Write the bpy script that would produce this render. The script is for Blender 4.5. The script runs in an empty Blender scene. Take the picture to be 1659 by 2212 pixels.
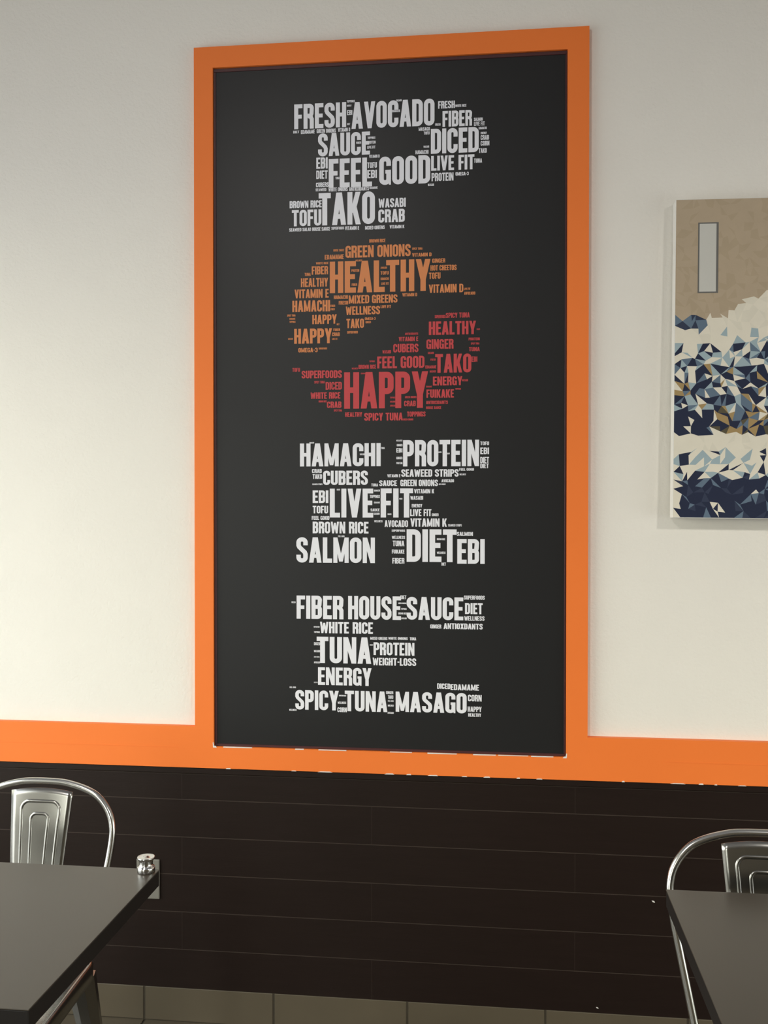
import bpy, bmesh, math, random
from mathutils import Vector, Matrix

# ------------------------------------------------------------------ camera, world, light, exposure
scene = bpy.context.scene
COL = scene.collection
scene.view_settings.view_transform = 'Standard'
scene.view_settings.look = 'None'
scene.view_settings.gamma = 1.0
scene.view_settings.use_curve_mapping = False
scene.view_settings.exposure = 1.04

cam_data = bpy.data.cameras.new('camera')
cam = bpy.data.objects.new('camera', cam_data)
COL.objects.link(cam)
cam_data.sensor_fit = 'VERTICAL'
cam_data.sensor_height = 36.0
cam_data.lens = 36.0 * 2151.94 / 2212.0
cam_data.clip_start = 0.02
right = Vector((0.992905, 0.118906, 0.000300)).normalized()
fwd = Vector((-0.118895, 0.992841, -0.011439)).normalized()
up = right.cross(fwd).normalized()
right = fwd.cross(up).normalized()
cam.matrix_world = Matrix(((right.x, up.x, -fwd.x, 0.0), (right.y, up.y, -fwd.y, -2.9408),
                           (right.z, up.z, -fwd.z, 1.5), (0, 0, 0, 1)))
scene.camera = cam

# room extents (the poster wall is at y = +0.02, camera looks towards +y)
WALL_Y = 0.02
XW, XE, YS, ZC = -2.75, 3.4, -5.2, 3.45
FZ = -0.103            # floor level; z = 0 is the top of the tiled skirting

world = bpy.data.worlds.new('daylight')
scene.world = world
world.use_nodes = True
wn = world.node_tree
wn.nodes.clear()
w_out = wn.nodes.new('ShaderNodeOutputWorld')
w_bg = wn.nodes.new('ShaderNodeBackground')
w_tc = wn.nodes.new('ShaderNodeTexCoord')
w_sep = wn.nodes.new('ShaderNodeSeparateXYZ')
w_map = wn.nodes.new('ShaderNodeMapRange')
w_ramp = wn.nodes.new('ShaderNodeValToRGB')
wn.links.new(w_tc.outputs['Generated'], w_sep.inputs[0])
wn.links.new(w_sep.outputs['Z'], w_map.inputs['Value'])
w_map.inputs['From Min'].default_value = -1.0
w_map.inputs['From Max'].default_value = 1.0
wn.links.new(w_map.outputs[0], w_ramp.inputs[0])
wn.links.new(w_ramp.outputs[0], w_bg.inputs[0])
wn.links.new(w_bg.outputs[0], w_out.inputs[0])
SKY = [(0.0, (0.30, 0.30, 0.32)), (0.47, (0.46, 0.46, 0.48)), (0.52, (0.95, 0.93, 0.84)),
       (0.62, (1.25, 1.20, 1.06)), (0.80, (0.95, 1.0, 1.08)), (1.0, (0.6, 0.75, 1.0))]
r = w_ramp.color_ramp
r.elements[0].position, r.elements[0].color = SKY[0][0], (*SKY[0][1], 1)
r.elements[1].position, r.elements[1].color = SKY[-1][0], (*SKY[-1][1], 1)
for pos, c in SKY[1:-1]:
    e = r.elements.new(pos)
    e.color = (*c, 1)
w_bg.inputs['Strength'].default_value = 4.3

# windows: (wall, a0, a1, z0, z1); the left one is beside the poster wall, WIN_S is the shop front
WIN_L = (-2.95, -0.45, 0.35, 2.55)
WIN_ADDED = (-3.4, -0.8, 0.30, 1.75)  # unseen right-hand window, added to brighten the lower right of the wall
WIN_S = (-2.3, -1.3, 0.45, 2.45)

def area(name, loc, rot, sx, sy, energy, color, portal=False):
    d = bpy.data.lights.new(name, 'AREA')
    d.shape = 'RECTANGLE'
    d.size, d.size_y = sx, sy
    d.energy = energy
    d.color = color
    o = bpy.data.objects.new(name, d)
    o.location = loc
    o.rotation_euler = rot
    COL.objects.link(o)
    if portal:
        d.cycles.is_portal = True
    return o

area('portal_left', (XW - 0.01, (WIN_L[0] + WIN_L[1]) / 2, (WIN_L[2] + WIN_L[3]) / 2),
     (0, math.radians(-90), 0), WIN_L[3] - WIN_L[2], WIN_L[1] - WIN_L[0], 1, (1, 1, 1), True)
area('portal_added', (XE + 0.01, (WIN_ADDED[0] + WIN_ADDED[1]) / 2, (WIN_ADDED[2] + WIN_ADDED[3]) / 2),
     (0, math.radians(90), 0), WIN_ADDED[3] - WIN_ADDED[2], WIN_ADDED[1] - WIN_ADDED[0], 1, (1, 1, 1), True)
area('portal_front', ((WIN_S[0] + WIN_S[1]) / 2, YS - 0.01, (WIN_S[2] + WIN_S[3]) / 2),
     (math.radians(90), 0, 0), WIN_S[1] - WIN_S[0], WIN_S[3] - WIN_S[2], 1, (1, 1, 1), True)

# two small ceiling lamps behind the camera
for loc, watts, cone in (((2.4, -3.4, ZC - 0.06), 6.3, 85), ((-1.3, -3.4, ZC - 0.06), 9.0, 140)):
    lamp = area('ceiling_lamp', loc, (0, 0, 0), 0.2, 0.2, watts, (1.0, 0.96, 0.90))
    lamp.rotation_euler = (Vector((0.7, 0.0, -0.3)) - Vector(loc)).to_track_quat('-Z', 'Y').to_euler()
    lamp.data.spread = math.radians(cone)

# ------------------------------------------------------------------ helpers
def tag(o, label=None, cat=None, group=None, kind=None):
    if label: o['label'] = label
    if cat: o['category'] = cat
    if group: o['group'] = group
    if kind: o['kind'] = kind
    return o

def link(name, mesh, mats, parent=None, smooth=False):
    o = bpy.data.objects.new(name, mesh)
    for m in (mats if isinstance(mats, (list, tuple)) else [mats]):
        mesh.materials.append(m)
    if smooth:
        for p in mesh.polygons:
            p.use_smooth = True
    COL.objects.link(o)
    if parent: o.parent = parent
    return o

def from_bm(name, bm, mats, parent=None, smooth=False):
    me = bpy.data.meshes.new(name)
    bm.normal_update()
    bm.to_mesh(me)
    bm.free()
    return link(name, me, mats, parent, smooth)

def empty(name, loc=(0, 0, 0), rz=0.0):
    o = bpy.data.objects.new(name, None)
    o.location = loc
    o.rotation_euler = (0, 0, rz)
    o.empty_display_size = 0.1
    COL.objects.link(o)
    return o

def add_box(bm, x0, x1, y0, y1, z0, z1, bev=0.0, mat=0, seg=1):
    vs = [bm.verts.new(c) for c in ((x0, y0, z0), (x1, y0, z0), (x1, y1, z0), (x0, y1, z0),
                                    (x0, y0, z1), (x1, y0, z1), (x1, y1, z1), (x0, y1, z1))]
    fs = [bm.faces.new([vs[i] for i in q]) for q in ((0, 3, 2, 1), (4, 5, 6, 7), (0, 1, 5, 4),
                                                     (1, 2, 6, 5), (2, 3, 7, 6), (3, 0, 4, 7))]
    for f in fs: f.material_index = mat
    if bev > 0:
        es = list({e for f in fs for e in f.edges})
        out = bmesh.ops.bevel(bm, geom=es, offset=bev, segments=seg, affect='EDGES', profile=0.6)
        for f in out['faces']: f.material_index = mat

def prism(bm, outline, y0, y1, mat=0):
    """outline: (x, z) polygon counter-clockwise seen from -y; extruded from y0 (front) to y1 (back)"""
    a = [bm.verts.new((x, y0, z)) for x, z in outline]
    b = [bm.verts.new((x, y1, z)) for x, z in outline]
    n = len(a)
    f = [bm.faces.new(a), bm.faces.new(b[::-1])]
    for i in range(n):
        f.append(bm.faces.new((a[(i + 1) % n], a[i], b[i], b[(i + 1) % n])))
    for q in f: q.material_index = mat

def tube(bm, pts, rad, n=12, caps=True, flat=1.0, axis=None):
    """sweep a circle along pts; rad a number or a list; flat squashes along 'axis'"""
    pts = [Vector(p) for p in pts]
    rings = []
    prev = None
    for i, p in enumerate(pts):
        if i == 0: t = pts[1] - p
        elif i == len(pts) - 1: t = p - pts[i - 1]
        else: t = (pts[i + 1] - p).normalized() + (p - pts[i - 1]).normalized()
        t.normalize()
        if axis is not None:
            u = Vector(axis) - t * t.dot(Vector(axis))
        elif prev is None:
            u = Vector((0, 1, 0)) if abs(t.y) < 0.9 else Vector((1, 0, 0))
            u -= t * t.dot(u)
        else:
            u = prev - t * t.dot(prev)
        u.normalize()
        prev = u
        w = t.cross(u)
        rr = rad[i] if isinstance(rad, (list, tuple)) else rad
        rings.append([bm.verts.new(p + u * (math.cos(2 * math.pi * k / n) * rr * flat) + w * (math.sin(2 * math.pi * k / n) * rr)) for k in range(n)])
    for a, b in zip(rings, rings[1:]):
        for k in range(n):
            bm.faces.new((a[k], a[(k + 1) % n], b[(k + 1) % n], b[k]))
    if caps:
        bm.faces.new(rings[0][::-1])
        bm.faces.new(rings[-1])

def lathe(bm, prof, n=40, cx=0.0, cy=0.0):
    """prof: list of (radius, z) from bottom axis to top axis"""
    rings = []
    for rr, z in prof:
        if rr < 1e-6: rings.append([bm.verts.new((cx, cy, z))])
        else: rings.append([bm.verts.new((cx + rr * math.cos(2 * math.pi * k / n), cy + rr * math.sin(2 * math.pi * k / n), z)) for k in range(n)])
    for a, b in zip(rings, rings[1:]):
        for k in range(n):
            if len(a) == 1 and len(b) == 1: continue
            if len(a) == 1: bm.faces.new((a[0], b[(k + 1) % n], b[k]))
            elif len(b) == 1: bm.faces.new((a[k], a[(k + 1) % n], b[0]))
            else: bm.faces.new((a[k], a[(k + 1) % n], b[(k + 1) % n], b[k]))

# ------------------------------------------------------------------ materials
def mat(name, color, rough=0.5, metal=0.0, spec=0.5, var=0.0, var_scale=8.0, bump=0.0, bump_scale=60.0, var_color=None,
        stretch=(1, 1, 1), rough_var=0.0):
    m = bpy.data.materials.new(name)
    m.use_nodes = True
    nt = m.node_tree
    b = nt.nodes['Principled BSDF']
    b.inputs['Base Color'].default_value = (*color, 1)
    b.inputs['Roughness'].default_value = rough
    b.inputs['Metallic'].default_value = metal
    b.inputs['Specular IOR Level'].default_value = spec
    tc = nt.nodes.new('ShaderNodeTexCoord')
    mp = nt.nodes.new('ShaderNodeMapping')
    mp.inputs['Scale'].default_value = stretch
    nt.links.new(tc.outputs['Object'], mp.inputs['Vector'])
    if var > 0 or rough_var > 0:
        n = nt.nodes.new('ShaderNodeTexNoise')
        n.inputs['Scale'].default_value = var_scale
        n.inputs['Detail'].default_value = 6
        nt.links.new(mp.outputs[0], n.inputs['Vector'])
        if var > 0:
            mx = nt.nodes.new('ShaderNodeMix')
            mx.data_type = 'RGBA'
            c2 = var_color or tuple(min(1, c * (1 + var)) for c in color)
            c1 = color if var_color else tuple(c * (1 - var) for c in color)
            mx.inputs[6].default_value = (*c1, 1)
            mx.inputs[7].default_value = (*c2, 1)
            nt.links.new(n.outputs['Fac'], mx.inputs[0])
            nt.links.new(mx.outputs[2], b.inputs['Base Color'])
        if rough_var > 0:
            mr = nt.nodes.new('ShaderNodeMapRange')
            mr.inputs['To Min'].default_value = max(0, rough - rough_var)
            mr.inputs['To Max'].default_value = rough + rough_var
            nt.links.new(n.outputs['Fac'], mr.inputs['Value'])
            nt.links.new(mr.outputs[0], b.inputs['Roughness'])
    if bump > 0:
        n2 = nt.nodes.new('ShaderNodeTexNoise')
        n2.inputs['Scale'].default_value = bump_scale
        n2.inputs['Detail'].default_value = 3
        nt.links.new(mp.outputs[0], n2.inputs['Vector'])
        bp = nt.nodes.new('ShaderNodeBump')
        bp.inputs['Strength'].default_value = bump
        bp.inputs['Distance'].default_value = 0.002
        nt.links.new(n2.outputs['Fac'], bp.inputs['Height'])
        nt.links.new(bp.outputs[0], b.inputs['Normal'])
    return m

M_WALL = mat('cream_plaster', (0.80, 0.768, 0.700), 0.75, spec=0.25, var=0.02, bump=0.6, bump_scale=140)
M_BACK = mat('brown_paint', (0.20, 0.165, 0.115), 0.8, var=0.04)
M_CEIL = mat('ceiling_paint', (0.52, 0.52, 0.54), 0.9, var=0.02)
M_ORANGE = mat('orange_paint', (0.86, 0.200, 0.036), 0.5, spec=0.25, var=0.03, var_scale=5)
M_REVEAL_SHADE = mat('maroon_reveal_shade', (0.055, 0.012, 0.013), 0.5, var=0.2, var_scale=40)  # dark maroon stands in for the shaded inner edge of the orange frame
M_CHIP = mat('bare_primer', (0.75, 0.72, 0.68), 0.8, var=0.1, var_scale=90)
M_PANEL = mat('black_print', (0.013, 0.013, 0.0135), 0.42, spec=0.30, var=0.08, var_scale=3)
M_WHITE = mat('white_print', (0.80, 0.80, 0.84), 0.5, spec=0.3, var=0.02)
M_OPRINT = mat('orange_print', (0.66, 0.235, 0.085), 0.5, spec=0.3, var=0.02)
M_RED = mat('red_print', (0.53, 0.060, 0.065), 0.5, spec=0.3, var=0.02)
M_WOOD = mat('dark_wood', (0.0105, 0.0055, 0.0040), 0.42, spec=0.25, var=0.25, var_scale=6, var_color=(0.0155, 0.0088, 0.0068), stretch=(1, 4, 14), bump=0.08, bump_scale=30)
M_JOINT_GLINT = mat('plank_joint_glint', (0.030, 0.018, 0.011), 0.7, var=0.3, var_scale=20)  # joints lighter than the planks: highlight of the plank edges put into the colour
M_TABLE = mat('brown_laminate', (0.056, 0.046, 0.034), 0.33, spec=0.5, var=0.10, var_scale=5, rough_var=0.04)
M_TEDGE = mat('table_edge', (0.012, 0.010, 0.009), 0.5, spec=0.3, var=0.1)
M_IRON = mat('black_iron', (0.015, 0.015, 0.016), 0.5, var=0.1)
M_STEEL = mat('galvanised_steel', (0.34, 0.335, 0.315), 0.25, metal=1.0, var=0.10, var_scale=7, rough_var=0.06)
M_TUBE = mat('polished_tube', (0.62, 0.62, 0.60), 0.22, metal=1.0, var=0.05, var_scale=12)
M_CHROME = mat('chrome', (0.74, 0.74, 0.74), 0.16, metal=1.0, var=0.04)
M_PLATE = mat('outlet_plastic', (0.20, 0.19, 0.165), 0.45, var=0.03)
M_SLOT = mat('slot_dark', (0.02, 0.02, 0.02), 0.7, var=0.1)
M_TILE = mat('floor_tile', (0.094, 0.076, 0.050), 0.45, spec=0.4, var=0.16, var_scale=7, bump=0.05)
M_GROUT = mat('grout', (0.045, 0.036, 0.022), 0.9, var=0.25, var_scale=30)
M_FRAME_ALU = mat('window_aluminium', (0.18, 0.18, 0.19), 0.4, metal=0.8, var=0.05)

M_GLASS = bpy.data.materials.new('window_glass')
M_GLASS.use_nodes = True
nt = M_GLASS.node_tree
nt.nodes.clear()
_o = nt.nodes.new('ShaderNodeOutputMaterial')
_m = nt.nodes.new('ShaderNodeMixShader')
_t = nt.nodes.new('ShaderNodeBsdfTransparent')
_g = nt.nodes.new('ShaderNodeBsdfGlossy')
_t.inputs[0].default_value = (0.95, 0.97, 0.96, 1)
_g.inputs['Roughness'].default_value = 0.02
_m.inputs[0].default_value = 0.06
nt.links.new(_t.outputs[0], _m.inputs[1])
nt.links.new(_g.outputs[0], _m.inputs[2])
nt.links.new(_m.outputs[0], _o.inputs[0])

# ------------------------------------------------------------------ room shell
def struct(name, bm, mats, parent=None, smooth=False):
    o = from_bm(name, bm, mats, parent, smooth)
    if parent is None: o['kind'] = 'structure'
    return o

T = 0.15
bm = bmesh.new(); add_box(bm, XW - T, XE + T, WALL_Y, WALL_Y + T, FZ, ZC); struct('wall_front', bm, M_WALL)
bm = bmesh.new()
a0, a1, z0, z1 = WIN_ADDED
add_box(bm, XE, XE + T, YS, a0, FZ, ZC); add_box(bm, XE, XE + T, a1, WALL_Y, FZ, ZC)
add_box(bm, XE, XE + T, a0, a1, FZ, z0); add_box(bm, XE, XE + T, a0, a1, z1, ZC)
struct('wall_right', bm, M_WALL)
bm = bmesh.new()
a0, a1, z0, z1 = WIN_L
add_box(bm, XW - T, XW, YS, a0, FZ, ZC); add_box(bm, XW - T, XW, a1, WALL_Y, FZ, ZC)
add_box(bm, XW - T, XW, a0, a1, FZ, z0); add_box(bm, XW - T, XW, a0, a1, z1, ZC)
struct('wall_left', bm, M_WALL)
bm = bmesh.new()
b0, b1, y0, y1 = WIN_S
add_box(bm, XW - T, b0, YS - T, YS, FZ, ZC); add_box(bm, b1, XE + T, YS - T, YS, FZ, ZC)
add_box(bm, b0, b1, YS - T, YS, FZ, y0); add_box(bm, b0, b1, YS - T, YS, y1, ZC)
struct('wall_back', bm, M_BACK)
bm = bmesh.new(); add_box(bm, XW - T, XE + T, YS - T, WALL_Y + T, ZC, ZC + 0.1); struct('ceiling', bm, M_CEIL)

# floor: real tiles over a grout bed
TILE, G = 0.4076, 0.0075
bm = bmesh.new()
add_box(bm, XW - T, XE + T, YS - T, WALL_Y + T, FZ - 0.06, FZ - 0.0025, mat=1)
x_start = -1.0978 - TILE * 5
y_first = -0.30
i = 0
xs = []
x = x_start
while x < XE: xs.append(x); x += TILE
ys = [0.012, y_first]
while ys[-1] > YS: ys.append(ys[-1] - TILE)
for xa in xs:
    for ya, yb in zip(ys, ys[1:]):
        X0, X1 = max(xa + G / 2, XW), min(xa + TILE - G / 2, XE)
        Y0, Y1 = max(yb + G / 2, YS), ya - (G / 2 if ya < 0 else 0)
        if X1 - X0 > 0.01 and Y1 - Y0 > 0.01:
            add_box(bm, X0, X1, Y0, Y1, FZ - 0.01, FZ)
struct('floor', bm, [M_TILE, M_GROUT])

# tiled skirting under the planks
bm = bmesh.new()
add_box(bm, XW, XE, 0.0085, WALL_Y, FZ, 0.004, mat=1)
for xa in xs:
    X0, X1 = max(xa + 0.0032, XW), min(xa + TILE - 0.0032, XE)
    if X1 - X0 > 0.01: add_box(bm, X0, X1, 0.0065, 0.0120, FZ + 0.003, 0.0015, 0.0012)
struct('baseboard_front', bm, [M_TILE, M_GROUT])

def window(name, along_x, a0, a1, z0, z1, pos, bars):
    bm = bmesh.new()
    w, d = 0.05, 0.10
    def bx(p0, p1, q0, q1):
        if along_x: add_box(bm, p0, p1, pos - d, pos, q0, q1, 0.004)
        else: add_box(bm, pos - d, pos, p0, p1, q0, q1, 0.004)
    bx(a0, a1, z0, z0 + w); bx(a0, a1, z1 - w, z1); bx(a0, a0 + w, z0 + w, z1 - w); bx(a1 - w, a1, z0 + w, z1 - w)
    for k in range(1, bars):
        c = a0 + (a1 - a0) * k / bars
        bx(c - w / 2, c + w / 2, z0 + w, z1 - w)
    f = struct(name, bm, M_FRAME_ALU)
    bm = bmesh.new()
    g = 0.006
    if along_x: add_box(bm, a0 + w, a1 - w, pos - 0.05, pos - 0.05 + g, z0 + w, z1 - w)
    else: add_box(bm, pos - 0.05, pos - 0.05 + g, a0 + w, a1 - w, z0 + w, z1 - w)
    from_bm('window_pane', bm, M_GLASS, f)
    return f
window('window_1', False, *WIN_L, XW - 0.02, 3)
window('added_window_3', False, *WIN_ADDED, XE + 0.12, 2)
window('window_2', True, *WIN_S, YS - 0.02, 1)

# orange rail running along the wall, dipping under the poster frame
XL, XR = -0.9326, 0.2447
xl, xr = -0.8739, 0.1829
Z_TOP, z_top, z_bot, RT, RB = 2.8704, 2.8071, 0.7514, 0.8111, 0.6849
bm = bmesh.new()
prism(bm, [(XW, RB), (XE, RB), (XE, RT), (XR, RT), (XR, z_bot), (XL, z_bot), (XL, RT), (XW, RT)], 0.0, WALL_Y)
for X0, X1 in ((XW, XL - 0.05), (0.46, XE)):                             # faint raised seam along the middle of the rail
    add_box(bm, X0, X1, -0.0007, 0.001, 0.7455, 0.7470)
rnd = random.Random(4)
x = -1.4
while x < 1.3:                                                        # chipped slivers along the lower edge
    ln = rnd.uniform(0.008, 0.05)
    if x > -0.95 and rnd.random() < 0.62:
        h = rnd.uniform(0.0012, 0.0032)
        prism(bm, [(x, RB - 0.001), (x + ln, RB - 0.001), (x + ln * 0.85, RB + h), (x + ln * 0.2, RB + h * 0.8)], -0.0006, 0.002, 1)
    x += ln + rnd.uniform(0.01, 0.07)
struct('trim_1', bm, [M_ORANGE, M_CHIP])

# dark plank wainscot
WZ = [RB - 0.022, 0.5839, 0.4684, 0.3529, 0.2374, 0.1219, 0.0015]
J_ODD, J_EVEN, PL = -0.977, -0.3895, 1.187
bm = bmesh.new()
add_box(bm, XW, XE, 0.0083, WALL_Y, 0.004, RB - 0.001, mat=1)                    # backing seen at the joints, in the painted edge-highlight tone
add_box(bm, XW, XE, 0.002, 0.0115, RB - 0.020, RB - 0.0005, 0.002)     # top batten
for k in range(6):
    zt, zb = WZ[k], WZ[k + 1]
    j = (J_ODD if k % 2 == 0 else J_EVEN) - 2 * PL
    while j < XE:
        X0, X1 = max(j + 0.0006, XW), min(j + PL - 0.0006, XE)
        if X1 - X0 > 0.02:
            add_box(bm, X0, X1, 0.0080, 0.0115, zb + 0.0013, zt - 0.0013)
        j += PL
for fx, fz, fr in ((0.4339, 0.3378, 0.005), (-0.6246, 0.6672, 0.004), (0.2752, 0.018, 0.004)):
    prism(bm, [(fx - fr, fz + fr * 0.5), (fx - fr * 0.3, fz - fr * 0.4), (fx + fr, fz - fr * 0.6), (fx + fr * 0.4, fz + fr * 0.3)], 0.0072, 0.0085, 2)
struct('trim_2', bm, [M_WOOD, M_JOINT_GLINT, M_CHIP])

# ------------------------------------------------------------------ the framed word poster
poster = empty('framed_poster', (0, 0, RB))
tag(poster, 'tall black poster of word clouds in a wide orange frame on the cream wall', 'poster')
OFF = -RB
def shift(bm, dz=OFF):
    for v in bm.verts: v.co.z += dz

bm = bmesh.new()
FW = 0.0
prism(bm, [(XL, z_bot), (xl, z_bot), (xl, z_top), (xr, z_top), (xr, z_bot), (XR, z_bot), (XR, Z_TOP), (XL, Z_TOP)], 0.0, WALL_Y - 0.0005)
shift(bm)
from_bm('frame', bm, M_ORANGE, poster)
bm = bmesh.new(); add_box(bm, xl + 0.0055, xr - 0.0055, 0.010, WALL_Y - 0.001, z_bot + 0.0055, z_top - 0.0055); shift(bm)
panel = from_bm('panel', bm, M_PANEL, poster)
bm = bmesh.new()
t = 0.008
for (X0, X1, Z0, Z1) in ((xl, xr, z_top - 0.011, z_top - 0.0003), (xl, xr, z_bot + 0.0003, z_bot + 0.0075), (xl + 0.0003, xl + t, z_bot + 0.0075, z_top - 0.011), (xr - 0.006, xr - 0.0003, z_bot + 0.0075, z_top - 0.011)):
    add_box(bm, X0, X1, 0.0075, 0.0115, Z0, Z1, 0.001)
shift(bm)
tag(from_bm('reveal_shade', bm, M_REVEAL_SHADE, poster), 'thin maroon strip around the black panel, painted shade of the inner frame edge')
def chip(outline):
    bm = bmesh.new()
    prism(bm, outline, -0.0008, 0.003)
    shift(bm)
    tag(from_bm('paint_chip', bm, M_CHIP, poster), 'chipped white bare edge of the frame opening')
chip([(xl - 0.002, z_bot - 0.003), (xl + 0.010, z_bot - 0.003), (xl + 0.006, z_bot + 0.002), (xl + 0.001, z_bot + 0.002), (xl - 0.001, z_bot + 0.014), (xl - 0.003, z_bot + 0.012)])
chip([(xr - 0.010, z_bot - 0.003), (xr + 0.002, z_bot - 0.003), (xr + 0.003, z_bot + 0.010), (xr + 0.001, z_bot + 0.012), (xr - 0.001, z_bot + 0.002), (xr - 0.006, z_bot + 0.001)])
x = xl + 0.03
while x < xr - 0.03:
    ln = rnd.uniform(0.02, 0.09)
    if rnd.random() < 0.7:
        h = rnd.uniform(0.001, 0.0022)
        chip([(x, z_bot - h), (x + ln, z_bot - h * 0.7), (x + ln, z_bot + 0.0008), (x, z_bot + 0.0008)])
    x += ln + rnd.uniform(0.0, 0.05)

# condensed poster lettering, drawn stroke by stroke on a 1-high cell
SW, SH = 0.165, 0.165
def arc(cx, cz, rx, rz, a0, a1, n=7):
    return [(cx + rx * math.cos(math.radians(a0 + (a1 - a0) * k / n)), cz + rz * math.sin(math.radians(a0 + (a1 - a0) * k / n))) for k in range(n + 1)]
W1 = 0.42
L_, R_, B_, T_ = SW / 2, W1 - SW / 2, SH / 2, 1 - SH / 2
RR = 0.125
def rect(x0, z0, x1, z1): return ('poly', [(x0, z0), (x1, z0), (x1, z1), (x0, z1)])
def para(xb, zb, xt, zt, w): return ('poly', [(xb, zb), (xb + w, zb), (xt + w, zt), (xt, zt)])
def path(pts, closed=False): return ('path', pts, closed)
tl = arc(L_ + RR, T_ - RR, RR, RR, 180, 90)
tr = arc(R_ - RR, T_ - RR, RR, RR, 90, 0)
br = arc(R_ - RR, B_ + RR, RR, RR, 0, -90)
bl = arc(L_ + RR, B_ + RR, RR, RR, -90, -180)
GL = {
 'A': (0.46, [para(0, 0, 0.135, 1, 0.165), para(0.295, 0, 0.16, 1, 0.165), rect(0.10, 0.19, 0.36, 0.33)]),
 'B': (W1, [rect(0, 0, SW, 1), path([(L_, T_)] + arc(R_ - .10, T_ - .10, .10, .10, 90, 0) + arc(R_ - .10, .62, .085, .10, 0, -90) + [(L_, .52)]), path([(L_, .52)] + arc(R_ - .10, .42, .10, .10, 90, 0) + arc(R_ - .10, B_ + .10, .10, .10, 0, -90) + [(L_, B_)])]),
 'C': (W1, [path([(R_, .35)] + br + bl + tl + tr + [(R_, .65)])]),
 'D': (W1, [rect(0, 0, SW, 1), path([(L_, T_)] + tr + br + [(L_, B_)])]),
 'E': (0.35, [rect(0, 0, SW, 1), rect(SW, 0, .35, SH), rect(SW, 1 - SH, .35, 1), rect(SW, .43, .32, .585)]),
 'F': (0.34, [rect(0, 0, SW, 1), rect(SW, 1 - SH, .34, 1), rect(SW, .42, .31, .575)]),
 'G': (W1, [path([(R_, .50), (R_, B_ + RR)] + br[1:] + bl + tl + tr + [(R_, .67)]), rect(.22, .40, W1, .53), rect(.345, 0, W1, .2)]),
 'H': (W1, [rect(0, 0, SW, 1), rect(W1 - SW, 0, W1, 1), rect(SW, .43, W1 - SW, .585)]),
 'I': (SW, [rect(0, 0, SW, 1)]),
 'K': (0.44, [rect(0, 0, SW, 1), para(.275, 0, .13, .58, .165), para(.09, .36, .265, 1, .165)]),
 'L': (0.34, [rect(0, 0, SW, 1), rect(SW, 0, .34, SH)]),
 'M': (0.56, [rect(0, 0, .15, 1), rect(.41, 0, .56, 1), para(.215, 0.05, .02, 1, .13), para(.215, 0.05, .41, 1, .13)]),
 'N': (0.44, [rect(0, 0, .15, 1), rect(.29, 0, .44, 1), para(.28, 0, .01, 1, .15)]),
 'O': (W1, [path(tl + tr + br + bl, True)]),
 'P': (0.41, [rect(0, 0, SW, 1), path([(L_, T_)] + arc(.41 - SW / 2 - .11, T_ - .11, .11, .11, 90, 0) + arc(.41 - SW / 2 - .11, .58, .11, .11, 0, -90) + [(L_, .47)])]),
 'R': (W1, [rect(0, 0, SW, 1), path([(L_, T_)] + arc(R_ - .10, T_ - .10, .10, .10, 90, 0) + arc(R_ - .10, .62, .09, .10, 0, -90) + [(L_, .52)]), path([(.2, .50), (.29, .48), (R_, .38), (R_, 0)])]),
 'S': (W1, [path([(R_, .68)] + tr[::-1] + tl[::-1] + [(L_, .68), (L_ + .03, .61), (R_ - .03, .41), (R_, .33)] + br + bl + [(L_, .31)])]),
 'T': (0.40, [rect(.2 - SW / 2, 0, .2 + SW / 2, 1), rect(0, 1 - SH, .40, 1)]),
 'U': (W1, [path([(R_, 1)] + br + bl + [(L_, 1)])]),
 'V': (0.45, [para(.145, 0, 0, 1, .16), para(.145, 0, .29, 1, .16)]),
 'W': (0.62, [para(.10, 0, 0, 1, .145), para(.10, 0, .24, .9, .145), para(.375, 0, .235, .9, .145), para(.375, 0, .475, 1, .145)]),
 'X': (0.44, [para(0, 0, .27, 1, .17), para(.27, 0, 0, 1, .17)]),
 'Y': (0.45, [rect(.225 - SW / 2, 0, .225 + SW / 2, .48), para(.142, .36, 0, 1, .165), para(.142, .36, .285, 1, .165)]),
 '-': (0.22, [rect(.01, .40, .21, .55)]),
 '3': (W1, [path([(L_, .69)] + tl + tr + arc(R_ - .10, .62, .10, .10, 0, -90) + [(.2, .52)]), path([(.2, .52)] + arc(R_ - .10, .42, .10, .10, 90, 0) + br + bl + [(L_, .31)])]),
 ' ': (0.19, []),
}
def stroke(pts, closed, hw):
    q = [pts[0]]
    for p in pts[1:]:
        if math.hypot(p[0] - q[-1][0], p[1] - q[-1][1]) > 1e-4: q.append(p)
    if closed and math.hypot(q[0][0] - q[-1][0], q[0][1] - q[-1][1]) < 1e-4: q.pop()
    n = len(q)
    lft, rgt = [], []
    for i in range(n):
        def d(a, b):
            v = (b[0] - a[0], b[1] - a[1]); l = math.hypot(*v); return (v[0] / l, v[1] / l)
        if closed: d0, d1 = d(q[i - 1], q[i]), d(q[i], q[(i + 1) % n])
        else:
            d1 = d(q[i], q[i + 1]) if i < n - 1 else d(q[i - 1], q[i])
            d0 = d(q[i - 1], q[i]) if i > 0 else d1
        nx, nz = -(d0[1] + d1[1]), d0[0] + d1[0]
        l = math.hypot(nx, nz) or 1
        nx, nz = nx / l, nz / l
        c = max(0.6, nx * -d1[1] + nz * d1[0])
        k = hw / c
        lft.append((q[i][0] + nx * k, q[i][1] + nz * k))
        rgt.append((q[i][0] - nx * k, q[i][1] - nz * k))
    out = []
    for i in range(n if closed else n - 1):
        j = (i + 1) % n
        out.append([rgt[i], rgt[j], lft[j], lft[i]])
    return out
GPOLY = {}
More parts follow.
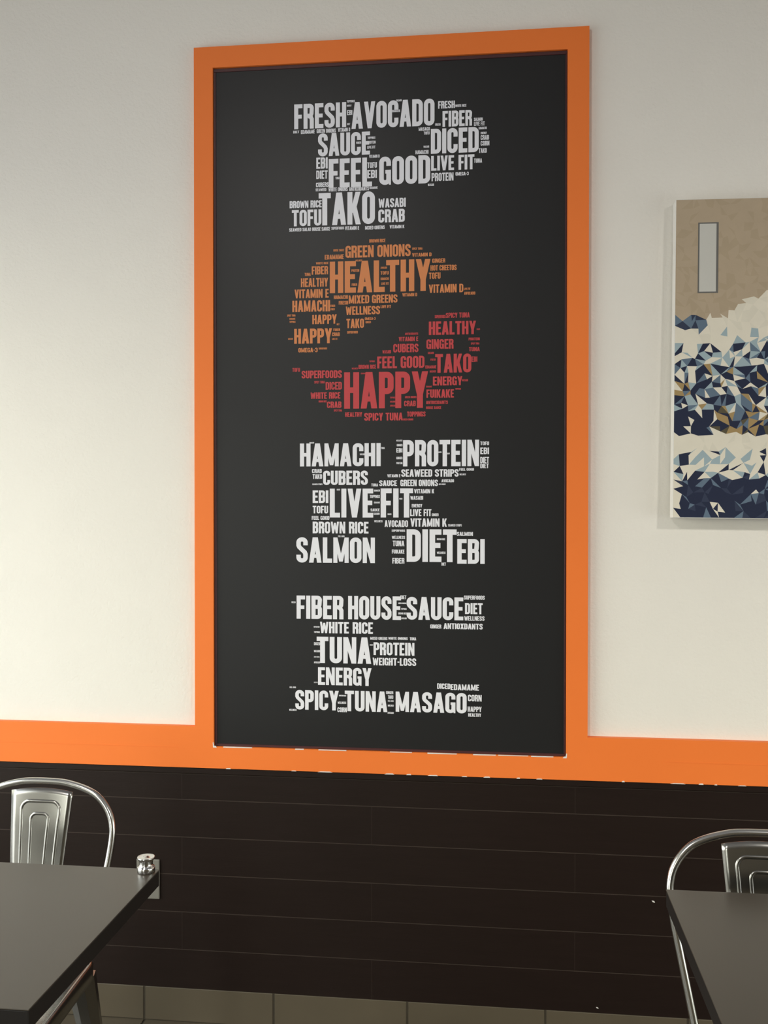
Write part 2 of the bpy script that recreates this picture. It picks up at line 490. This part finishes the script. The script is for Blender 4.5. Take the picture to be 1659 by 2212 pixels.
for ch, (w, items) in GL.items():
    fixed = []
    for layer, it in enumerate(items):
        for p in ([it[1]] if it[0] == 'poly' else stroke(it[1], it[2], SW / 2)):
            a = sum(p[i - 1][0] * p[i][1] - p[i][0] * p[i - 1][1] for i in range(len(p)))
            fixed.append((layer, p if a > 0 else p[::-1]))
    GPOLY[ch] = (w, fixed)
LGAP = 0.045
def add_word(verts, faces, text, x0, z0, x1, z1, y):
    total = sum(GPOLY[c][0] + LGAP for c in text) - LGAP
    sx, sz = (x1 - x0) / total, (z1 - z0)
    cx = 0.0
    for c in text:
        w, polys = GPOLY[c]
        for layer, p in polys:
            b = len(verts)
            verts += [(x0 + (cx + u) * sx, y - 0.00004 * layer, z0 + v * sz) for u, v in p]
            faces.append(tuple(range(b, b + len(p))))
        cx += w + LGAP
WORDS = {
 'P': 'FRESH,-6251,26145,-4674,26887;AVOCADO,-4512,26076,-2035,26869;EBI,-4646,26495,-4488,26641;TOPPINGS,-4654,26868,-4412,26939;ENERGY,-4654,26746,-4512,26800;DIET,-4646,26200,-4553,26255;FRESH,-1929,26560,-1436,26779;WHITE RICE,-1424,26583,-1098,26661;FIBER,-1798,26019,-932,26482;SALMON,-874,26154,-619,26248;LIVE FIT,-874,26007,-560,26130;HAMACHI,-736,25899,-502,25972;SALMON,-3176,26830,-3009,26889;HAMACHI,-3300,26517,-3060,26591;DIET,-6280,26020,-6096,26100;EDAMAME,-6047,25996,-5627,26110;GREEN ONIONS,-5566,25996,-4986,26117;VITAMIN D,-4917,26009,-4553,26120;SAUCE,-5525,25301,-3957,25983;TOPPINGS,-4029,25758,-3796,25827;FIBER,-4371,25629,-4222,25695;PROTEIN,-4029,25619,-3788,25700;LIVE FIT,-4037,25472,-3796,25554;VITAMIN D,-3981,25194,-3668,25286;MASAGO,-2503,25933,-2173,26034;TOFU,-2352,25815,-2181,25905;FRESH,-2015,26060,-1857,26130;DICED,-2142,25243,-735,25975;ENERGY,-677,25758,-501,25824;CRAB,-677,25591,-435,25726;CORN,-677,25422,-423,25558;TAKO,-735,25210,-500,25345;WASABI,-2359,25429,-2193,25491;HAMACHI,-2598,25249,-2213,25363;EBI,-5579,24934,-5233,25267;DIET,-5579,24631,-5233,24880;CUBERS,-5587,24386,-5201,24524;FEEL,-5201,24354,-3896,25212;TUNA,-4998,24601,-4876,24670;TOFU,-4037,24899,-3748,25066;EBI,-4037,24594,-3748,24839;GOOD,-3680,24380,-2160,25214;LIVE FIT,-2133,24743,-860,25179;TUNA,-872,24926,-637,25053;PROTEIN,-2121,24433,-1473,24674;OMEGA-3,-1414,24573,-1028,24678;WASABI,-2232,24297,-2049,24367;SEAWEED,-5600,24265,-5274,24349;WHITE ONIONS,-5209,24245,-4626,24358;ANTIOXIDANTS,-4585,24238,-3989,24351;EDAMAME,-3973,24276,-3728,24345;TAKO,-5506,23239,-3808,24206;BROWN RICE,-6393,23783,-5413,23997;TOFU,-6323,23240,-5425,23726;WASABI,-3699,23711,-2887,23981;CRAB,-3707,23269,-2915,23656;SEAWEED SALAD,-6406,23086,-5739,23187;HOUSE SAUCE,-5702,23083,-5161,23189;SUPERFOODS,-5120,23102,-4735,23186;VITAMIN E,-4707,23079,-4283,23188;MIXED GREENS,-4101,23074,-3515,23181;VITAMIN K,-3366,23083,-2927,23181',
 'O': 'BROWN RICE,-3976,22683,-3494,22785;GREEN ONIONS,-4695,22249,-2739,22608;HOUSE SAUCE,-5059,22450,-4735,22519;EDAMAME,-5324,22219,-4747,22359;SPICY TUNA,-2695,22428,-2389,22497;VITAMIN D,-2695,22227,-2119,22338;HEALTHY,-5169,21209,-2150,22151;WHITE RICE,-5588,22080,-5210,22147;FIBER,-5719,21777,-5222,22026;TUNA,-5936,21743,-5752,21836;HEALTHY,-6050,21413,-5222,21674;VITAMIN E,-6243,21080,-5202,21342;HAMACHI,-6313,20671,-5162,21010;FIBER,-5149,20800,-5007,20863;FIBER,-5141,20696,-5019,20759;GINGER,-2099,22030,-1715,22155;HOT CHEETOS,-2150,21800,-1379,21959;TOFU,-2198,21557,-1853,21743;VITAMIN D,-2198,21145,-1181,21392;LIVE FIT,-1162,21207,-973,21271;AVOCADO,-1154,21066,-828,21153;VITAMIN D,-2986,21060,-2547,21158;WELLNESS,-4392,22135,-4190,22189;PROTEIN,-4513,21827,-4278,21905;FIBER,-4505,21410,-4343,21486;AVOCADO,-3635,21896,-3446,21957;TOFU,-3639,21720,-3394,21822;HAMACHI,-3635,21561,-3394,21639;LIVE FIT,-3618,21418,-3394,21491;MIXED GREENS,-4594,20884,-3133,21129;HAMACHI,-5048,21030,-4622,21140;FRESH,-4898,20859,-4614,20969;WELLNESS,-4683,20550,-3654,20800;LIVE FIT,-3634,20726,-3325,20816;TAKO,-4667,20154,-4137,20432;OMEGA-3,-4109,20386,-3787,20464;GINGER,-4089,20289,-3928,20352;SUPERFOODS,-4646,19994,-4319,20065;HAPPY,-5703,20295,-4959,20575;DIET,-4959,20249,-4877,20303;HAPPY,-6256,19717,-5101,20165;FIBER,-5060,20077,-4857,20153;CRAB,-5101,19925,-4869,20034;LIVE FIT,-5101,19810,-4938,19865;SPICY TUNA,-6469,20538,-6215,20600;EDAMAME,-6400,20442,-6223,20494;TOPPINGS,-6400,20349,-6215,20405;MASAGO,-6441,19840,-6297,19891;OMEGA-3,-6129,19457,-5541,19588;SUPERFOODS,-5508,19532,-5251,19589',
 'R': 'SPICY TUNA,-1694,20397,-992,20547;SUPERFOODS,-2022,20393,-1701,20491;HEALTHY,-2197,19902,-806,20297;FIBER,-787,20025,-689,20070;GINGER,-2268,19488,-1467,19776;PROTEIN,-1022,19719,-696,19803;SPICY TUNA,-955,19597,-708,19657;TUNA,-1014,19400,-696,19524;ANTIOXIDANTS,-2905,19919,-2514,19982;VITAMIN E,-3093,19733,-2514,19863;CUBERS,-3257,19404,-2506,19655;WASABI,-3578,19378,-3325,19478;FEEL GOOD,-3738,18937,-2327,19294;TOPPINGS,-3976,19128,-3807,19178;BROWN RICE,-4299,18932,-3775,19052;WELLNESS,-4505,18924,-4319,18975;SALMON,-2228,19341,-2049,19403;FRESH,-2148,19142,-1997,19204;TAKO,-2009,18782,-942,19336;EBI,-935,19090,-766,19247;EDAMAME,-2299,18912,-1977,19004;MASAGO,-2168,18794,-1989,18856;TOFU,-6314,18875,-6081,18991;SUPERFOODS,-6028,18672,-4805,18902;SPICY TUNA,-5643,18515,-5325,18592;DICED,-5297,18324,-4805,18555;WHITE RICE,-5754,18056,-4849,18248;BROWN RICE,-5509,17945,-5264,18004;CRAB,-5256,17779,-4817,17969;SPICY TUNA,-5049,17667,-4797,17730;HAPPY,-4736,17751,-2218,18835;EDAMAME,-4230,18773,-4077,18819;TOPPINGS,-3353,18040,-3184,18090;MASAGO,-3352,17917,-3200,17971;AVOCADO,-3352,17798,-3184,17851;GREEN ONIONS,-2904,18041,-2565,18104;CRAB,-2932,17803,-2585,17966;ENERGY,-2076,18407,-1206,18672;WASABI,-1218,18519,-1040,18585;EDAMAME,-2275,18352,-2108,18402;FUIKAKE,-2267,18047,-1454,18291;TOPPINGS,-1415,18274,-1245,18323;ANTIOXIDANTS,-2278,17860,-1632,17958;HOUSE SAUCE,-2278,17715,-1829,17792;HEALTHY,-4708,17509,-4190,17642;SPICY TUNA,-4129,17386,-2972,17616;TOPPINGS,-2844,17498,-2294,17643;GREEN ONIONS,-2964,17383,-2656,17441',
 'K': 'HAMACHI,-5791,16714,-5652,16760;HAMACHI,-6082,16027,-3633,16717;TUNA,-3625,16537,-3513,16597;WASABI,-4262,16357,-4117,16409;PROTEIN,-2963,16016,-711,16796;WELLNESS,-3164,16761,-2983,16810;GINGER,-3152,16617,-2983,16682;EBI,-3163,16430,-2983,16559;GINGER,-3163,16231,-2983,16304;PROTEIN,-3163,16084,-2983,16145;TOFU,-676,16633,-421,16741;EBI,-676,16369,-421,16564;DIET,-676,16105,-420,16288;DIET,-675,15956,-428,16091;SALMON,-1947,16412,-1820,16456;ENERGY,-1689,16371,-1571,16415;CRAB,-5714,15829,-5416,15950;TAKO,-5694,15652,-5408,15793;CUBERS,-5375,15469,-4020,15897;SEAWEED STRIPS,-5706,15467,-5396,15512;SEAWEED STRIPS,-3015,15710,-1313,15929;FEEL GOOD,-1294,15886,-860,15959;WELLNESS,-1286,15749,-1096,15801;VITAMIN E,-3432,15694,-3043,15783;TUNA,-3915,15424,-3713,15508;SAUCE,-3677,15435,-3143,15604;GREEN ONIONS,-3043,15430,-1926,15622;AVOCADO,-1819,15544,-1451,15632;GREEN ONIONS,-1899,15465,-1696,15505;EBI,-5694,14928,-5216,15306;TOFU,-5694,14614,-5225,14843;LIVE,-5171,14493,-3858,15358;FIT,-3633,14496,-2662,15364;HAMACHI,-3834,15272,-3657,15329;TOPPINGS,-3959,15077,-3657,15169;EDAMAME,-3834,14917,-3657,14969;SAUCE,-3939,14677,-3665,14765;SALMON,-3846,14577,-3665,14641;GINGER,-4960,15305,-4858,15350;FIBER,-3075,15033,-2983,15077;GINGER,-3424,14570,-3311,14618;VITAMIN K,-2631,15216,-2033,15343;WASABI,-2743,15025,-2363,15140;ENERGY,-2702,14798,-2391,14898;LIVE FIT,-2750,14541,-2116,14746;GINGER,-2104,14541,-1906,14620;FEEL GOOD,-5723,14422,-5184,14537;BROWN RICE,-5694,14016,-3999,14368;WELLNESS,-3826,14354,-3576,14417;AVOCADO,-3516,14213,-2814,14414;VITAMIN K,-2742,14225,-1660,14472;SEAWEED STRIPS,-1620,14234,-1220,14304;SALMON,-6195,13133,-3806,13894;FEEL GOOD,-4919,13905,-4724,13956;SUPERFOODS,-3303,14073,-2902,14139;WELLNESS,-3295,13862,-2902,13951;TUNA,-3271,13642,-2922,13808;FUIKAKE,-3295,13423,-2922,13540;FIBER,-3282,13124,-2921,13293;DIET,-2854,13180,-1369,14149;SALMON,-1363,13958,-889,14075;EBI,-1350,13135,-542,13865;BROWN RICE,-1953,13828,-1707,13886;WELLNESS,-1952,13423,-1698,13489;DIET,-1817,13074,-1686,13164',
 'E': 'FRESH,-6345,11905,-6221,11956;FIBER,-6188,11436,-4757,12136;HOUSE,-4615,11442,-3021,12142;SAUCE,-2853,11457,-1170,12135;DIET,-3041,12067,-2861,12176;GREEN ONIONS,-3101,11919,-2861,11964;TOPPINGS,-3021,11747,-2853,11797;BROWN RICE,-3101,11608,-2853,11668;AVOCADO,-3013,11468,-2852,11518;SUPERFOODS,-1151,12075,-540,12194;DIET,-1119,11647,-598,11973;WELLNESS,-1138,11454,-547,11588;GINGER,-2149,11205,-1823,11323;ANTIOXDANTS,-1752,11196,-598,11365;SUPERFOODS,-5663,11176,-5483,11217;TOPPINGS,-5655,11014,-5475,11068;WHITE RICE,-5471,11012,-3866,11357;TUNA,-5573,10113,-3918,10904;DICED,-5655,10643,-5471,10733;WASABI,-5656,10433,-5471,10502;GREEN ONIONS,-5656,10275,-5484,10309;AVOCADO,-5656,10098,-5471,10155;MIXED GREENS,-3947,10839,-3430,10923;WHITE ONIONS,-3402,10850,-2820,10928;TUNA,-2760,10842,-2568,10930;ENERGY,-3959,10663,-3858,10702;PROTEIN,-3846,10382,-2620,10764;WEIGHT-LOSS,-3874,10076,-2568,10302;ENERGY,-5533,9450,-3906,9984;LIVE FIT,-5656,9503,-5541,9541;FEEL GOOD,-6404,9334,-6211,9382;SPICY,-6231,8690,-4900,9281;SUPERFOODS,-4892,9119,-4676,9166;WELLNESS,-4933,8893,-4676,8960;CORN,-4941,8644,-4656,8786;TUNA,-4717,8679,-3430,9295;GINGER,-3470,9221,-3253,9308;TAKO,-3414,9081,-3253,9185;FEEL GOOD,-3414,8993,-3241,9037;MASAGO,-3414,8849,-3240,8908;AVOCADO,-3422,8632,-3240,8688;MASAGO,-3180,8700,-1068,9303;DICED,-1941,9412,-1551,9574;EDAMAME,-1544,9384,-705,9559;CORN,-1029,9064,-626,9261;HAPPY,-1036,8755,-626,8908;HEALTHY,-1020,8608,-641,8709;WELLNESS,-6417,8645,-6191,8704',
}

for key, m, lab in (('P', M_WHITE, 'white word cloud shaped like a capital P'), ('O', M_OPRINT, 'orange word cloud, the upper half of a round O'),
                    ('R', M_RED, 'red word cloud, the lower half of a round O'), ('K', M_WHITE, 'white word cloud shaped like a capital K'),
                    ('E', M_WHITE, 'white word cloud shaped like a capital E')):
    verts, faces = [], []
    for k, item in enumerate(WORDS[key].split(';')):
        tx, a, b, c, d = item.split(',')
        add_word(verts, faces, tx, int(a) / 1e4, int(b) / 1e4 + OFF, int(c) / 1e4, int(d) / 1e4 + OFF, 0.0095 - 0.0002 * (k % 3))
    me = bpy.data.meshes.new('lettering')
    me.from_pydata(verts, [], faces)
    me.update()
    tag(link('lettering', me, m, poster), lab)

# ------------------------------------------------------------------ canvas on the right
CX0, CX1, CZ0, CZ1, CD = 0.4755, 1.105, 1.4475, 2.3515, 0.043
CY = WALL_Y - CD - 0.002
canvas = empty('canvas_print', ((CX0 + CX1) / 2, WALL_Y - 0.017, CZ0))
canvas.rotation_euler = (-0.0165, math.radians(0.55), 0)
tag(canvas, 'unframed canvas print in taupe, cream and navy facets right of the black poster', 'picture')
HW, HH = (CX1 - CX0) / 2, CZ1 - CZ0
bm = bmesh.new(); add_box(bm, -HW, HW, -CD, 0.0, 0, HH, 0.0025, seg=2)
M_CSIDE = mat('canvas_side', (0.80, 0.79, 0.74), 0.8, var=0.02, bump=0.15, bump_scale=300)
from_bm('stretched_canvas', bm, M_CSIDE, canvas)
cols = {'taupe': (0.44, 0.35, 0.245), 'taupe2': (0.415, 0.33, 0.225), 'cream': (0.74, 0.69, 0.57), 'cream2': (0.70, 0.655, 0.54), 'navy': (0.020, 0.026, 0.055),
        'navy2': (0.035, 0.045, 0.08), 'slate': (0.12, 0.17, 0.23), 'sky': (0.33, 0.42, 0.45), 'tan': (0.36, 0.25, 0.11), 'olive': (0.10, 0.085, 0.05)}
cnames = list(cols)
cmats = [mat('canvas_' + c, cols[c], 0.75, spec=0.2, var=0.06, var_scale=25, bump=0.1, bump_scale=300) for c in cnames]
rnd = random.Random(11)
NX, NZ = 30, 42
P = [[None] * (NX + 1) for _ in range(NZ + 1)]
bm = bmesh.new()
for j in range(NZ + 1):
    for i in range(NX + 1):
        jx = rnd.uniform(-.36, .36) if 0 < i < NX else 0
        jz = rnd.uniform(-.36, .36) if 0 < j < NZ else 0
        P[j][i] = bm.verts.new((-HW + 0.002 + (2 * HW - 0.004) * (i + jx) / NX, -CD - 0.0006, 0.002 + (HH - 0.004) * (j + jz) / NZ))
def pick(u, v):
    """u across, v down from the top, both 0-1: loose horizontal bands of facets"""
    q = rnd.random()
    edge = 0.385 - 0.42 * max(0, u - 0.17)
    if v < edge and v < 0.37: return 'taupe' if q < .7 else 'taupe2'
    if v < 0.365: return 'cream2' if q < .5 else 'cream'
    if v < 0.41: return ('slate' if q < .5 else 'navy2') if u < 0.13 else ('cream' if q < .8 else 'cream2')
    if v < 0.46: return 'cream' if q < .75 else ('sky' if u > .2 else 'cream2')
    if v < 0.53: return 'cream' if q < .38 else 'sky' if q < .68 else 'navy' if q < .9 else 'slate'
    if v < 0.66: return 'navy' if q < .42 else 'cream' if q < .60 else 'slate' if q < .78 else 'sky' if q < .9 else 'tan'
    if v < 0.74:
        if u > 0.18 and q < .5: return 'tan' if q < .33 else 'olive'
        return 'navy' if q < .8 else 'cream' if q < .9 else 'slate'
    if v < 0.79: return 'cream' if q < .85 else 'cream2'
    if v < 0.87: return 'cream' if q < .55 else 'sky' if q < .85 else 'navy'
    if u < 0.025: return 'cream'
    return 'navy' if q < .62 else 'navy2' if q < .82 else 'slate' if q < .94 else 'cream'
for j in range(NZ):
    for i in range(NX):
        a, b, c, d = P[j][i], P[j][i + 1], P[j + 1][i + 1], P[j + 1][i]
        for tri in (((a, b, c), (a, c, d)) if rnd.random() < .5 else ((a, b, d), (b, c, d))):
            f = bm.faces.new(tri)
            cc = f.calc_center_median()
            f.material_index = cnames.index(pick((cc.x + HW) / (2 * HW), 1 - cc.z / HH))
art = from_bm('printed_face', bm, cmats, canvas)
M_TAGB = mat('canvas_tag_border', (0.13, 0.125, 0.115), 0.75, var=0.1)
M_TAG = mat('canvas_tag', (0.56, 0.55, 0.50), 0.75, var=0.05)
bm = bmesh.new()
tx0, tx1, tz0, tz1 = 0.5385 - (CX0 + CX1) / 2, 0.5945 - (CX0 + CX1) / 2, 2.084 - CZ0, 2.284 - CZ0
prism(bm, [(tx0, tz0), (tx1, tz0), (tx1, tz1), (tx0, tz1)], -CD - 0.0010, -CD - 0.0002, 0)
prism(bm, [(tx0 + .004, tz0 + .004), (tx1 - .006, tz0 + .004), (tx1 - .006, tz1 - .004), (tx0 + .004, tz1 - .004)], -CD - 0.0013, -CD - 0.0002, 1)
tag(from_bm('printed_panel', bm, [M_TAGB, M_TAG], canvas), 'pale grey upright rectangle with a dark border')

# ------------------------------------------------------------------ tables
def make_table(name, x0, x1, yb, yf, label):
    cx, cy = (x0 + x1) / 2, (yb + yf) / 2
    t = empty(name, (cx, cy, FZ))
    TH = 0.75 - FZ
    tag(t, label, 'table', 'dark square-edged restaurant tables')
    hw, hd = (x1 - x0) / 2, (yb - yf) / 2
    bm = bmesh.new(); add_box(bm, -hw, hw, -hd, hd, TH - 0.002, TH, 0.0006)
    from_bm('tabletop', bm, M_TABLE, t)
    bm = bmesh.new(); add_box(bm, -hw + .0006, hw - .0006, -hd + .0006, hd - .0006, TH - 0.034, TH - 0.0021, 0.0015)
    tag(from_bm('edge_band', bm, M_TEDGE, t), 'black edge of the tabletop')
    bm = bmesh.new(); lathe(bm, [(0, 0.03), (0.04, 0.03), (0.038, 0.05), (0.038, TH - 0.06), (0, TH - 0.06)], 24)
    from_bm('column', bm, M_IRON, t, True)
    bm = bmesh.new(); add_box(bm, -0.2, 0.2, -0.03, 0.03, TH - 0.06, TH - 0.034, 0.003); add_box(bm, -0.03, 0.03, -0.2, 0.2, TH - 0.06, TH - 0.0345, 0.003)
    from_bm('top_bracket', bm, M_IRON, t)
    bm = bmesh.new()
    for k in range(4):
        a = math.pi / 2 * k + math.pi / 4
        ca, sa = math.cos(a), math.sin(a)
        tube(bm, [(0, 0, 0.05), (ca * .1, sa * .1, 0.045), (ca * .20, sa * .20, 0.022), (ca * .235, sa * .235, 0.013)], [.035, .03, .02, .012], 10)
    from_bm('base', bm, M_IRON, t, True)
    return t
make_table('cafe_table', -1.575, -0.6929, -0.9918, -1.5551, 'dark brown laminate table at lower left with a shaker on its corner')
make_table('cafe_table', 0.3127, 1.52, -0.9754, -1.5387, 'dark brown laminate table at lower right below the canvas print')

# ------------------------------------------------------------------ steel cafe chairs
# local frame: x across, -y towards the sitter's front, hoop in the plane through (y = REAR)
HOOP = [(0.0, 0.0), (.030, -.0005), (.058, -.003), (.099, -.013), (.132, -.0275), (.156, -.050), (.172, -.0766), (.1785, -.1033), (.1790, -.1236), (.1765, -.150), (.1725, -.180), (.1655, -.218), (.150, -.300), (.133, -.392)]
Z_H = 0.826 - FZ
SEAT_Z = 0.44 - FZ
def lean(z):                                                           # hoop leans back: y of the back plane at height z
    return -0.07 + 0.07 * (z - SEAT_Z) / (Z_H - SEAT_Z)
def smooth_pts(pts, n=3):
    out = []
    for i in range(len(pts) - 1):
        p0, p1, p2, p3 = pts[max(i - 1, 0)], pts[i], pts[i + 1], pts[min(i + 2, len(pts) - 1)]
        for k in range(n):
            t = k / n
            out.append(tuple(0.5 * (2 * b + (c - a) * t + (2 * a - 5 * b + 4 * c - d) * t * t + (3 * b - a - 3 * c + d) * t ** 3) for a, b, c, d in zip(p0, p1, p2, p3)))
    out.append(pts[-1])
    return out
def splat_half(z): return 0.052 + (0.0765 - 0.052) * (z - SEAT_Z) / (0.805 - FZ - SEAT_Z)
def splat_y(x, z): return lean(z) - 0.004 - 0.006 * (1 - (x / 0.08) ** 2) * 0.6
def make_chair(name, loc, rz, label):
    c = empty(name, loc, rz)
    tag(c, label, 'chair', 'steel cafe chairs with hooped backs')
    half = [(x, Z_H + dz) for x, dz in HOOP]
    full = [(-x, z) for x, z in half[::-1]] + half[1:]
    pts = smooth_pts([(x, lean(z), z) for x, z in full], 4)
    bm = bmesh.new(); tube(bm, pts, 0.0080, 14)
    from_bm('back_hoop', bm, M_TUBE, c, True)
    # splat: curved tapering sheet
    bm = bmesh.new()
    NXs, NZs = 12, 26
    grid = []
    for j in range(NZs + 1):
        row = []
        for i in range(NXs + 1):
            u = i / NXs * 2 - 1
            zt = 0.8130 - FZ - 0.0085 * u * u
            z = SEAT_Z + 0.005 + (zt - SEAT_Z - 0.005) * j / NZs
            x = splat_half(z) * u
            row.append(bm.verts.new((x, splat_y(x, z), z)))
        grid.append(row)
    for j in range(NZs):
        for i in range(NXs):
            bm.faces.new((grid[j][i], grid[j][i + 1], grid[j + 1][i + 1], grid[j + 1][i]))
    sp = from_bm('splat', bm, M_STEEL, c, True)
    md = sp.modifiers.new('thickness', 'SOLIDIFY'); md.thickness = 0.0022; md.offset = 1
    ZL = 0.47 - FZ
    # two nested raised ridges pressed into the splat
    for (hw_t, hw_b, zt, rad, rr) in ((0.0475, 0.034, 0.782 - FZ, 0.020, 0.0046), (0.0215, 0.013, 0.754 - FZ, 0.013, 0.0042)):
        def hw(z): return hw_b + (hw_t - hw_b) * (z - ZL) / (zt - ZL)
        line = [(-hw(ZL + (zt - rad - ZL) * k / 10), ZL + (zt - rad - ZL) * k / 10) for k in range(10)]
        line += [(-hw(zt) + rad - rad * math.cos(a), zt - rad + rad * math.sin(a)) for a in [math.pi / 2 * k / 6 for k in range(7)]]
        line += [(0.0, zt)]
        line = line + [(-x, z) for x, z in line[-2::-1]]
        bm = bmesh.new()
        tube(bm, [(x, splat_y(x, z) - 0.0010, z) for x, z in line], rr, 10, flat=0.8, axis=(0, 1, 0))
        from_bm('pressed_ridge', bm, M_STEEL, sp, True)
    # seat pan with rolled rim
    bm = bmesh.new()
    ring = []
    def outline(s, n=8):
        pts = []
        yr, yf = -0.062, -0.425
        wr, wf = 0.164 * s, 0.180 * s
        r = 0.045
        cy = (yr + yf) / 2
        yr, yf = cy + (yr - cy) * s, cy + (yf - cy) * s
        for (cx, cyy, a0) in ((wf - r, yf + r, -90), (wr - r, yr - r, 0), (-wr + r, yr - r, 90), (-wf + r, yf + r, 180)):
            for k in range(n + 1):
                a = math.radians(a0 + 90 * k / n)
                pts.append((cx + r * math.cos(a), cyy + r * math.sin(a)))
        return pts
    levels = [(0.99, -0.040), (1.0, -0.038), (1.0, -0.006), (0.985, 0.0), (0.955, 0.001), (0.93, -0.004), (0.6, -0.0065), (0.15, -0.008)]
    rings = [[bm.verts.new((x, y, SEAT_Z + dz)) for x, y in outline(s)] for s, dz in levels]
    nn = len(rings[0])
    for a, b in zip(rings, rings[1:]):
        for k in range(nn): bm.faces.new((a[k], a[(k + 1) % nn], b[(k + 1) % nn], b[k]))
    bm.faces.new(rings[-1])
    from_bm('seat', bm, M_STEEL, c, True)
    # four pressed-sheet legs: tapering folded channels
    for sx, yt, yb, xt, xb in ((1, -0.395, -0.435, .150, .205), (-1, -0.395, -0.435, .150, .205), (1, -0.090, -0.020, .125, .190), (-1, -0.090, -0.020, .125, .190)):
        bm = bmesh.new()
        sg = 1 if yt < -0.2 else -1
        prof = []
        for z, w in ((SEAT_Z - 0.036, 0.034), (0.36, 0.026), (0.18, 0.019), (0.0, 0.013)):
            f = 1 - z / (SEAT_Z - 0.036)
            cx, cy = sx * (xt + (xb - xt) * f), yt + (yb - yt) * f
            o = [(sx * w, sg * w), (sx * w, -sg * w), (sx * w * .55, -sg * w * 1.0), (-sx * w * 0.4, -sg * w * .4), (-sx * w, -sg * w * .55), (-sx * w, sg * w * .4)]
            o = [(sx * w * .8, sg * w), (sx * w, -sg * w * .2), (sx * w * .8, -sg * w), (-sx * w * .2, -sg * w), (-sx * w, -sg * w * .8), (-sx * w, sg * w * .1), (-sx * w * .3, sg * w * .4), (0, sg * w)]
            prof.append([bm.verts.new((cx + a, cy + b, z)) for a, b in o])
        for a, b in zip(prof, prof[1:]):
            for k in range(len(a)): bm.faces.new((a[k], a[(k + 1) % len(a)], b[(k + 1) % len(a)], b[k]))
        bm.faces.new(prof[0]); bm.faces.new(prof[-1])
        bmesh.ops.recalc_face_normals(bm, faces=bm.faces[:])
        from_bm('leg', bm, M_STEEL, c)
    bm = bmesh.new()
    tube(bm, [(-.165, -.055, .2), (.165, -.055, .2)], 0.006, 10)
    from_bm('stretcher', bm, M_STEEL, c, True)
    return c
make_chair('cafe_chair', (-1.095, -0.668, FZ), 0, 'silver steel chair with hooped back behind the left table')
make_chair('cafe_chair', (0.5165, -0.852, FZ), 0, 'silver steel chair with hooped back behind the right table')

# ------------------------------------------------------------------ shaker and outlet
sx, sy = -0.7150, -1.0085
shaker = empty('shaker', (sx, sy, 0.75))
tag(shaker, 'small silver shaker with a flared round top on the left table corner', 'shaker')
bm = bmesh.new()
lathe(bm, [(0, 0), (.0165, 0), (.0178, .0015), (.0176, .009), (.0168, .0115), (.0140, .0130), (.0132, .018), (.0136, .022)], 36)
from_bm('body', bm, M_CHROME, shaker, True)
bm = bmesh.new()
lathe(bm, [(.0136, .022), (.0150, .0245), (.0172, .0275), (.0178, .0300), (.0172, .0312), (.0155, .0306), (.006, .0300), (.0035, .0318), (0, .0324)], 36)
from_bm('flared_top', bm, M_CHROME, shaker, True)

pz = 0.275
outlet = empty('wall_outlet', (-1.0835, 0.008, pz))
tag(outlet, 'pale grey outlet plate on the dark planks behind the left table corner', 'outlet')
bm = bmesh.new(); add_box(bm, -0.0365, 0.0365, -0.0065, 0.0, 0, 0.122, 0.003, seg=2)
from_bm('plate', bm, M_PLATE, outlet)
for zc in (0.040, 0.082):
    bm = bmesh.new(); add_box(bm, -0.016, 0.016, -0.0078, -0.006, zc - 0.014, zc + 0.014, 0.004, seg=3)
    so = from_bm('socket', bm, M_PLATE, outlet)
    bm = bmesh.new()
    for dx in (-0.006, 0.006): add_box(bm, dx - .001, dx + .001, -0.0081, -0.0077, zc - 0.002, zc + 0.007)
    add_box(bm, -.002, .002, -0.0081, -0.0077, zc - 0.009, zc - 0.005)
    from_bm('slot', bm, M_SLOT, so)

# ------------------------------------------------------------------ whole scene and camera scaled about the origin, down to a usual table height
K = 0.88
done = set()
for o in list(COL.objects):
    o.location = o.location * K
    if o.type == 'MESH' and o.data.name not in done:
        o.data.transform(Matrix.Scale(K, 4))
        done.add(o.data.name)
        for md in o.modifiers:
            if md.type == 'SOLIDIFY': md.thickness *= K
    elif o.type == 'LIGHT':
        o.data.size *= K
        o.data.size_y *= K
        o.data.energy *= K * K
